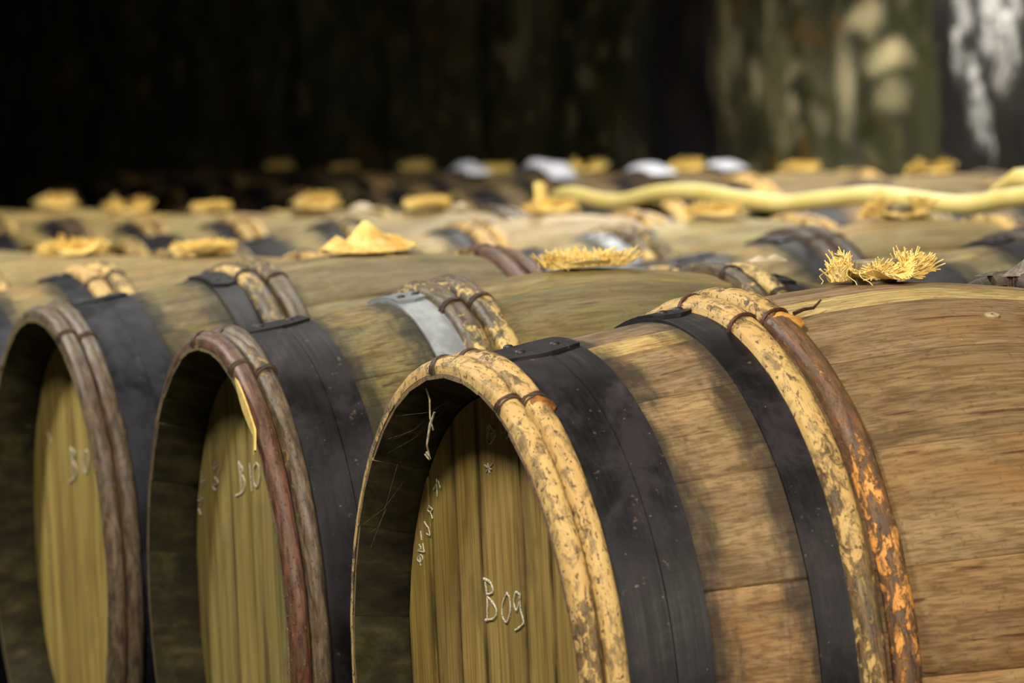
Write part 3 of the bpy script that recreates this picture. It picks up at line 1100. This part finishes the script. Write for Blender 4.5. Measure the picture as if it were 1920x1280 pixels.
g5 = cloth_meshes(27, .046, [(-90, 40, .008, .95), (90, 40, .010, .95)], yarns=60, ey=1.1, yr=.0011,
                  fans=[(.014, -.040 + .016 * q, 0, -24 + 9 * q, 60, .021, .5, 22) for q in range(6)])
g6 = cloth_meshes(33, .046, [(-80, 30, .016, .8), (80, 30, .014, .8)], yarns=60, yr=.0011, ey=1.05,
                  fans=[(.012, -.030 + .015 * q, 0, -18 + 9 * q, 60, .030, .3, 22) for q in range(5)])
g7 = cloth_meshes(41, .048, [(-85, 32, .016, .85), (95, 32, .016, .85)], yarns=60, yr=.0012, ey=1.2,
                  fans=[(.012, -.040, 0, -10, 56, .032, .3, 34), (.012, -.028, 0, 10, 40, .024, .3, 16), (.012, .034, 0, 0, 60, .030, .3, 34), (.012, .046, 0, 20, 40, .026, .3, 16)])
mid_c = [None, 'ragged burlap scrap with a bluish bung top, under the hose near the right edge',
         'spread orange-yellow burlap scrap just below the hose', 'burlap scrap wrapped round an upright pale strip', 'boxy pale burlap scrap with a small pale tuft to its right',
         'puffy burlap scrap in the middle row, behind the peaked cloth', 'burlap scrap in the middle row, third from the left end', 'darker two-humped burlap scrap, second from the left end of the middle row',
         'burlap scrap first from the left end of the middle row']
mc = [None, (g7, 0.1), (g5, .0), (g5, .1), (g3, 0.0), (g6, .1), (g3, .1), (g7, .1), (g6, -.1)]
for q in range(1, 9):
    t = T[8 + q]
    g, a = mc[q]
    dx = MIDC[q] - t[0]
    place_cloth(g, (MIDC[q], t[1], t[2] + .09 * abs(dx) - dx * dx / (2 * RB)), 1, a, mid_c[q], (.9, .88, .8) if q == 7 else (1, 1, 1)).scale = (1, 1, 1.4)
t = T[9]
bung((t[0], t[1], t[2] + .002), 'bluish grey bung top in the ragged cloth under the hose', .024, .022)
back_c = [None, 'two-lobed burlap scrap in front of the dark pier at the right', 'small faint burlap scrap below the pale wall patches', 'burlap scrap between two patches of white sheeting', 'low burlap scrap right of the white arched sheet',
          'dull burlap scrap beside the bluish white sheet', 'dim burlap scrap left of the bluish white sheet', 'dim small burlap scrap, second before the dark', 'dimmest burlap scrap at the edge of the dark']
bc = [None, (g7, .1), (g5, .1), (g6, .1), (g7, 0), (g5, -.1), (g6, .1), (g3, .1), (g6, .1)]
for q in range(1, 9):
    t = T[20 + q]
    g, a = bc[q]
    o = place_cloth(g, t, 1, a, back_c[q], (.82, .80, .68))
    o.scale = (1.05, 1.05, 1.3)


# upright folded strip beside the cloth on the fourth middle-row barrel
def strip_mesh(wd, ht, seed):
    mb = MB()
    fr, bk = [], []
    for q in range(9):
        t = q / 8
        lean = .012 * math.sin(t * 2.2) + .004 * mnoise.noise(Vector((t * 4, seed, 0)))
        ww = wd * (1 - .25 * t) + .004 * mnoise.noise(Vector((t * 6, seed, 5)))
        row = [Vector((.006 * math.cos(s * 2.4 - 1.2), (s - .5) * ww - lean, t * ht)) for s in (0, .25, .5, .75, 1)]
        fr.append([p + Vector((.0016, 0, 0)) for p in row])
        bk.append([p - Vector((.0016, 0, 0)) for p in row])
    mb.grid(fr)
    mb.grid(bk, flip=True)
    mb.grid([fr[-1], bk[-1]])
    mb.grid([[r[0] for r in bk], [r[0] for r in fr]])
    mb.grid([[r[-1] for r in fr], [r[-1] for r in bk]])
    return mb.mesh('cloth_strip', [M['burlap']], True, 60)


t = T[11]
tag(ob('cloth_strip', strip_mesh(.030, .060, 3), None, (t[0], t[1] - .012, t[2] + .004), (0, 0, .1), (1.15, 1.1, 1.0)), 'pale upright folded strip standing in the cloth of a middle-row bung', 'cloth')


# white sheets and pale scraps on the far barrels
def sheet_mesh(name, wx, wy, seed, hump, mat, follow=RB):
    mb = MB()
    top, bot = [], []
    n, m = 18, 14
    for i in range(n + 1):
        a, b = [], []
        for j in range(m + 1):
            x, y = (i / n - .5) * wx, (j / m - .5) * wy
            e = (1 - (2 * i / n - 1) ** 4) * (1 - (2 * j / m - 1) ** 4)
            z = -x * x / (2 * follow) * 1.02 + .004 + e * (hump * (.6 + .8 * mnoise.noise(Vector((x * 9, y * 11, seed)))) + .008 * abs(mnoise.noise(Vector((x * 38, y * 38, seed)))))
            x2, y2 = x + .012 * mnoise.noise(Vector((y * 20, seed, 1))), y + .012 * mnoise.noise(Vector((x * 20, seed, 2)))
            a.append((x2, y2, z + .0015))
            b.append((x2, y2, z - .0005))
        top.append(a)
        bot.append(b)
    mb.grid(top, flip=True)
    mb.grid(bot)
    mb.grid([top[0], bot[0]], flip=False)
    mb.grid([top[-1], bot[-1]], flip=True)
    mb.grid([[r[0] for r in top], [r[0] for r in bot]], flip=True)
    mb.grid([[r[-1] for r in top], [r[-1] for r in bot]])
    return mb.mesh(name, [M[mat]], True, 70)


for q, (bi, dy, dx, wx, wy, hump, lb) in enumerate([
        (24, -.135, 0, .34, .085, .022, 'white arched sheet draped over the near hoops of a back-row barrel'), (25, -.115, .06, .22, .08, .03, 'bluish white crumpled sheet in the dim back row'),
        (23, -.115, 0, .22, .085, .020, 'bluish white crumpled sheet left of a back-row cloth'), (23, .118, 0, .20, .085, .012, 'white crumpled sheet right of a back-row cloth')]):
    t = T[bi]
    o = ob('plastic_sheet', sheet_mesh('plastic_sheet', wx, wy, q * 5 + 2, hump, 'plastic'), None, (t[0] + dx, t[1] + dy, t[2] + .010 + (.012 if q == 0 else .006 if q == 1 else 0) - dx * dx / (2 * RB)))
    tag(o, lb, 'sheet', 'white sheets on the back row')
for q, (bi, dx, dy, s, hump, lb) in enumerate([(12, .03, .075, .03, .014, 'small pale tuft lying right of the boxy cloth'), (13, .02, .125, .05, .016, 'pinkish scrap on the barrel between two middle-row cloths'),
                                               (1, .02, .23, .045, .003, 'small white scrap on the far hoops of the barrel beside the B 09 barrel')]):
    t = T[bi]
    z = AX + prof(YB + dy) + (t[2] - AX - RB) - dx * dx / (2 * RB)
    tag(ob('paper_scrap', sheet_mesh('paper_scrap', s, s * 1.1, 40 + q, hump, 'paper'), None, (t[0] + dx, t[1] + dy, z + (.017 if q == 2 else .001))), lb, 'scrap')

# ------------------------------------------------------------------ the hose along the middle row
mb = MB()
hp = []
for (x, z, y) in [(-4.62, .352, 1.99), (-4.44, .392, 1.95), (-4.175, .374, 1.95), (-3.95, .392, 1.95), (-3.75, .394, 1.95), (-3.55, .380, 1.95), (-3.36, .370, 1.95), (-3.18, .378, 1.95), (-2.98, .386, 1.95),
                  (-2.80, .376, 1.95), (-2.62, .368, 1.95), (-2.45, .380, 1.95), (-2.27, .386, 1.95), (-2.05, .380, 1.95), (-1.85, .374, 1.95), (-1.52, .386, 1.97), (-1.36, .372, 1.98), (-1.20, .300, 2.0), (-1.10, .170, 2.02), (-1.07, .02, 2.04), (-1.08, -.12, 2.06)]:
    hp.append(Vector((x, y, z + AX + .004)))
pts = []
for a, b, c, d in zip([hp[0]] + hp[:-2], hp[:-1], hp[1:], hp[2:] + [hp[-1]]):
    for q in range(6):
        s = q / 6
        pts.append(.5 * ((2 * b) + (c - a) * s + (2 * a - 5 * b + 4 * c - d) * s * s + (3 * b - a - 3 * c + d) * s ** 3))
mb.tube(pts + [hp[-1]], .0165, 14)
hose = tag(ob('hose', mb.mesh('hose', [M['hose']], True, 60)), 'long pale yellow hose lying across the far ends of the middle row', 'hose')
mb = MB()
cr = [(-2.735, 2.045, .374), (-2.69, 2.045, .388), (-2.64, 2.04, .402), (-2.585, 2.035, .412), (-2.53, 2.03, .412), (-2.47, 2.02, .404), (-2.40, 2.01, .392)]
mb.tube([Vector((a, b, c + AX)) for a, b, c in cr], [.009, .010, .013, .0185, .020, .019, .016], 14)
tag(ob('hose_loop', mb.mesh('hose_loop', [M['hose']], True, 60)), 'short yellow hose end arching above the long hose at the right edge', 'hose')

# ------------------------------------------------------------------ chalk, splinters, pegs, cobwebs (parts of their barrels)
CH = {0: [[(-0.0616, 0.1014), (-0.043, 0.0988), (-0.0387, 0.0903), (-0.0565, 0.0861)], [(-0.0565, 0.0861), (-0.032, 0.0752), (-0.0362, 0.0655), (-0.0625, 0.0604)], [(-0.0576, 0.0991), (-0.0543, 0.081), (-0.0568, 0.0625)], [(-0.0013, 0.0926), (-0.0142, 0.0795), (-0.0144, 0.0675), (-0.0037, 0.0644), (0.0062, 0.0762), (0.0063, 0.0881), (-0.0013, 0.0926)], [(0.0324, 0.0935), (0.0239, 0.0958), (0.0169, 0.0858), (0.0232, 0.0778), (0.0334, 0.0905), (0.0324, 0.0948), (0.0339, 0.0786), (0.0397, 0.0675), (0.0166, 0.0581)], [(-0.0228, 0.2551), (-0.0309, 0.2495), (-0.021, 0.2464), (-0.0122, 0.2499), (-0.0231, 0.2525), (-0.033, 0.2416), (-0.0282, 0.2356), (-0.0163, 0.2414), (-0.0098, 0.2469)], [(0.0057, 0.2555), (0.0067, 0.2426)], [(0.0165, 0.2545), (0.0179, 0.2432), (0.0271, 0.2499), (0.0288, 0.2423)], [(-0.0452, 0.2139), (-0.0256, 0.2109)], [(-0.0404, 0.2079), (-0.0207, 0.2174)], [(-0.0352, 0.2165), (-0.0317, 0.2074)], [(-0.1805, 0.1924), (-0.181, 0.1746)], [(-0.1795, 0.1882), (-0.1912, 0.1804)], [(-0.1761, 0.1911), (-0.1711, 0.1833)], [(-0.2013, 0.1636), (-0.211, 0.1591), (-0.2022, 0.1559), (-0.1984, 0.1508)], [(-0.2061, 0.1632), (-0.1972, 0.1601), (-0.2054, 0.1568)], [(-0.2221, 0.1459), (-0.2164, 0.1425), (-0.2107, 0.1402), (-0.2084, 0.1333), (-0.2176, 0.1342)], [(-0.2344, 0.1357), (-0.2328, 0.1265)], [(-0.2414, 0.1215), (-0.2356, 0.1176), (-0.2455, 0.1147), (-0.2251, 0.1146)], [(-0.2299, 0.1235), (-0.2267, 0.1145)], [(-0.2397, 0.1107), (-0.2482, 0.1057), (-0.2389, 0.1032), (-0.232, 0.1086), (-0.2397, 0.1107), (-0.2396, 0.0998)]],
      1: [[(-0.0615, 0.1757), (-0.0551, 0.1613), (-0.0543, 0.1397)], [(-0.0615, 0.1757), (-0.0438, 0.1682), (-0.0474, 0.1618), (-0.0353, 0.1533), (-0.0467, 0.1421), (-0.0793, 0.1349)], [(-0.0114, 0.1776), (-0.0082, 0.146)], [(0.017, 0.1793), (0.0037, 0.1712), (0.0029, 0.1559), (0.0162, 0.1525), (0.0277, 0.1636), (0.0277, 0.1757), (0.017, 0.1793)], [(-0.1631, 0.17), (-0.1752, 0.1598), (-0.154, 0.1661)], [(-0.1718, 0.1505), (-0.1579, 0.1451), (-0.1843, 0.1389), (-0.17, 0.1348)], [(-0.1331, 0.17), (-0.1507, 0.1582), (-0.1675, 0.1476)], [(-0.2277, 0.15), (-0.2402, 0.1396), (-0.2189, 0.1442), (-0.2361, 0.1335)], [(-0.2479, 0.1263), (-0.2553, 0.1161), (-0.2331, 0.1228), (-0.2516, 0.11)], [(-0.2575, 0.1063), (-0.2482, 0.1006)]],
      2: [[(-0.0542, 0.1368), (-0.0467, 0.1196), (-0.0519, 0.0945)], [(-0.0542, 0.1368), (-0.0295, 0.1312), (-0.0432, 0.1212), (-0.0258, 0.1103), (-0.0368, 0.099), (-0.0701, 0.0898)], [(-0.003, 0.1362), (-0.0016, 0.1048)], [(0.0279, 0.138), (0.0135, 0.1232), (0.0215, 0.1077), (0.0385, 0.1213), (0.0384, 0.1352), (0.0279, 0.138)], [(-0.1599, 0.1487), (-0.1737, 0.1263)], [(-0.174, 0.1515), (-0.156, 0.1381)]]}
NUM = {0: 5, 1: 4, 2: 4}
ROOTS = [o for o in C.objects if o.type == 'EMPTY']


def chalk(root, name, strokes, wd, k):
    mb = MB()
    rr = random.Random(len(strokes))
    for st in strokes:
        P = [Vector((a, 0, b / k)) for a, b in st]
        pts = []
        for a, b, c, d in zip([P[0]] + P[:-2], P[:-1], P[1:], P[2:] + [P[-1]]):
            for q in range(5):
                s = q / 5
                pts.append(.5 * ((2 * b) + (c - a) * s + (2 * a - 5 * b + 4 * c - d) * s * s + (3 * b - a - 3 * c + d) * s ** 3))
        pts.append(P[-1])
        f, g = [], []
        for q, p in enumerate(pts):
            t = (pts[min(q + 1, len(pts) - 1)] - pts[max(q - 1, 0)]).normalized()
            nn = Vector((-t.z, 0, t.x)) * wd * rr.uniform(.3, .6)
            f.append([p + nn + Vector((0, .0006, 0)), p + nn * .6 - Vector((0, .0003, 0)), p - nn * .6 - Vector((0, .0003, 0)), p - nn + Vector((0, .0006, 0))])
        mb.grid(f)
    o = ob(name, mb.mesh(name, [M['chalk']], True, 60), root, (0, HEAD_U - YB - .0004, RB))
    return o


for i in CH:
    k = SPEC[i][3]['k']
    chalk(ROOTS[i], 'chalk_number', CH[i][:NUM[i]], .0034, k)['label'] = 'white chalk number B 09' if i == 0 else 'white chalk number B 10'
    m_ = chalk(ROOTS[i], 'chalk_marks', CH[i][NUM[i]:], .0018, k)
    m_['label'], m_['kind'] = 'faint small chalk marks', 'stuff'

# split strip hanging off the red-brown hoop
mb = MB()
fr, bk = [], []
for q in range(15):
    t = q / 14
    th = rad(27 + 22 * t)
    u = .0015 - .004 * math.sin(t * PI) - .008 * max(0, t - .8) * 5
    R = .3125 + .002 * math.sin(t * PI)
    wd = .008 * (.25 + math.sin(min(1, t * 1.15) * PI * .9))
    fr.append([((R + s * wd) * math.sin(th), u - YB - .0015, (R + s * wd) * math.cos(th)) for s in (-.8, 0, .8)])
    bk.append([((R + s * wd) * math.sin(th), u - YB + .0006, (R + s * wd) * math.cos(th)) for s in (-.8, 0, .8)])
mb.grid(fr, flip=True)
mb.grid(bk)
mb.grid([[r[0] for r in fr], [r[0] for r in bk]])
mb.grid([[r[-1] for r in fr], [r[-1] for r in bk]], flip=True)
ob('split_strip', mb.mesh('split_strip', [M['strip']], True, 50), ROOTS[1], (0, 0, RB))['label'] = 'yellow strip split off the rim hoop'

# amber bark tongue and loose wire end on the quarter hoops of the nearest barrel
def tongue(root, u0, th0, dth, wd, lift, mat, name, label):
    mb = MB()
    top, bot = [], []
    for q in range(11):
        t = q / 10
        th = rad(th0 + dth * t)
        ww = wd * (.55 + .6 * math.sin(t * PI) ** .6) * (1 if t < .75 else 1 - (t - .75) * 2.6)
        a, b = [], []
        for j in range(6):
            s = j / 5 - .5
            R = prof(u0) + lift + .0028 * (1 - 4 * s * s) + .0012 * math.sin(t * PI) - .004 * t
            u = u0 + s * ww + .006 * t
            a.append((R * math.sin(th), u - YB, R * math.cos(th)))
            R -= .003
            b.append((R * math.sin(th), u - YB, R * math.cos(th)))
        top.append(a)
        bot.append(b)
    mb.grid(top)
    mb.grid(bot, flip=True)
    mb.grid([top[-1], bot[-1]])
    mb.grid([bot[0], top[0]])
    mb.grid([[r[-1] for r in bot], [r[-1] for r in top]])
    mb.grid([[r[0] for r in top], [r[0] for r in bot]])
    o = ob(name, mb.mesh(name, [M[mat]], True, 50), root, (0, 0, RB))
    o['label'] = label
    return o


def hoop_end(root, pos, th0, th1, mat, seed, name, label):
    # the lapped outer end of a hoop, lying on top of it
    u0, wd = HOOP_POS[pos]
    mb = MB()
    top, uvs = [], []
    n = 26
    for q in range(n + 1):
        t = q / n
        th = rad(th0 + (th1 - th0) * t)
        ww = wd * (.62 + .42 * min(1, t * 3)) * (1 + .05 * mnoise.noise(Vector((t * 9, seed, 0))))
        if t > .93:
            ww *= 1 - (t - .93) * 5
        lift = HOOP_H[pos] * .62 * min(1, t * 4 + .1) * (1 if t < .88 else 1 - (t - .88) * 5.2)
        row = []
        for j in range(10):
            p = PI * j / 9
            R = prof(u0) + lift + (math.sin(p) ** .6) * HOOP_H[pos] * .62 + .0005 * mnoise.noise(Vector((t * 20, p * 2, seed)))
            if j in (0, 9):
                R = prof(u0) + lift * .6
            row.append((R * math.sin(th), u0 - math.cos(p) * ww / 2 - YB, R * math.cos(th)))
            uvs.append((th * RB, p * .013 + seed))
        top.append(row)
    mb.grid(top)
    k = 10
    mb.f += [tuple(range(k)), tuple(range(n * k, n * k + k))[::-1]]
    mb.m += [0, 0]
    mb.uv = uvs
    o = ob(name, mb.mesh(name, [M[mat]], True, 50), root, (0, 0, RB))
    o['label'] = label
    return o


hoop_end(ROOTS[0], 'quarter_inner', -34, 19.5, 'hoop_yellow', 3, 'hoop_end', 'yellow lapped end over the rusty hoop')
tongue(ROOTS[0], .3020, 18.2, 4.4, .023, .0125, 'amber', 'bark_tongue', 'amber bare tongue at the hoop lap')
tongue(ROOTS[0], .0335, 27.6, 3.4, .019, .0112, 'amber_dark', 'bark_tongue', 'reddish amber tongue at the rim hoop lap')
mb = MB()
R = prof(.33) + .004
mb.tube([(R * math.sin(rad(18)) * 1.0, .318 - YB, R * math.cos(rad(18)) + .004), (R * math.sin(rad(17.4)), .330 - YB, R * math.cos(rad(17.4)) + .006), (R * math.sin(rad(17)), .342 - YB, R * math.cos(rad(17)) + .006), (R * math.sin(rad(16)), .353 - YB, R * math.cos(rad(16)) + .011)],
        [.0022, .0019, .0016, .001], 6)
ob('wire_end', mb.mesh('wire_end', [M['wire']], True, 60), ROOTS[0], (0, 0, RB))['label'] = 'loose end of the brown tie wire'
mb = MB()
rows = []
for (r, z) in [(.0062, -.003), (.0060, .0006), (.0045, .0012), (.001, .0013)]:
    rows.append([(r * math.cos(2 * PI * q / 12), r * 1.3 * math.sin(2 * PI * q / 12), z) for q in range(12)])
mb.grid(rows, closed_v=True)
a = rad(23.8)
R = prof(.512) + .0012
ob('wooden_peg', mb.mesh('wooden_peg', [M['nail']], True, 50), ROOTS[0], (R * math.sin(a), .512 - YB, RB + R * math.cos(a)), (0, a, 0))['label'] = 'small pale peg plugged into a stave'
# torn bark standing up on the far quarter hoops of the nearest barrel
mb = MB()
rr = random.Random(4)
for q in range(7):
    y0 = .150 + q * .008 + rr.uniform(-.003, .003)
    x0 = rr.uniform(-.05, .02)
    zb = prof(YB + y0) + .012 - x0 * x0 / (2 * RB)
    hgt = rr.uniform(.003, .007) * (2.6 if q == 2 else 1.6 if q == 5 else 1)
    wx, wy = rr.uniform(.006, .016), rr.uniform(.010, .026)
    tip = (x0 + rr.uniform(-.01, .01), y0 + rr.uniform(-.006, .014), zb + hgt)
    mb.add([(x0 - wx, y0 - wy, zb), (x0 + wx, y0 - wy * .4, zb), (x0 + wx * .6, y0 + wy, zb), (x0 - wx, y0 + wy * .5, zb), tip, (tip[0] + .003, tip[1] + .004, tip[2] - .004)],
           [(0, 1, 4), (1, 2, 5, 4), (2, 3, 5), (3, 0, 4, 5), (0, 3, 2, 1)])
ob('torn_bark', mb.mesh('torn_bark', [M['torn']], False), ROOTS[0], (0, 0, RB))['label'] = 'torn grey bark flakes on the far hoops'

# cobwebs in the rim of the nearest barrel
mb = MB()
y = -YB + .006
mb.tube([(-.0765, y, .2985), (-.072, y + .004, .280), (-.068, y + .002, .262), (-.066, y + .004, .250)], [.0012, .0011, .0008, .001], 5)
mb.tube([(-.060, y + .004, .268), (-.064, y, .256), (-.070, y - .002, .236), (-.072, y + .001, .224)], [.0012, .0014, .001, .0008], 5)
mb.tube([(-.082, y, .226), (-.076, y + .002, .221), (-.068, y, .223), (-.069, y - .003, .229), (-.074, y, .227)], .0011, 5)
rr = random.Random(11)
for q in range(9):
    a = rad(rr.uniform(-75, -5))
    b = a + rad(rr.uniform(8, 30))
    p0 = Vector((.303 * math.sin(a), y + rr.uniform(-.004, .01), .303 * math.cos(a)))
    p1 = Vector((.285 * math.sin(b), y + rr.uniform(.01, .04), .285 * math.cos(b)))
    mb.tube([p0, (p0 + p1) / 2 - Vector((0, 0, .006)), p1], .00008, 4)
ob('cobweb', mb.mesh('cobweb', [M['web']], True, 80), ROOTS[0], (0, 0, RB))['label'] = 'dusty hanging cobweb threads'
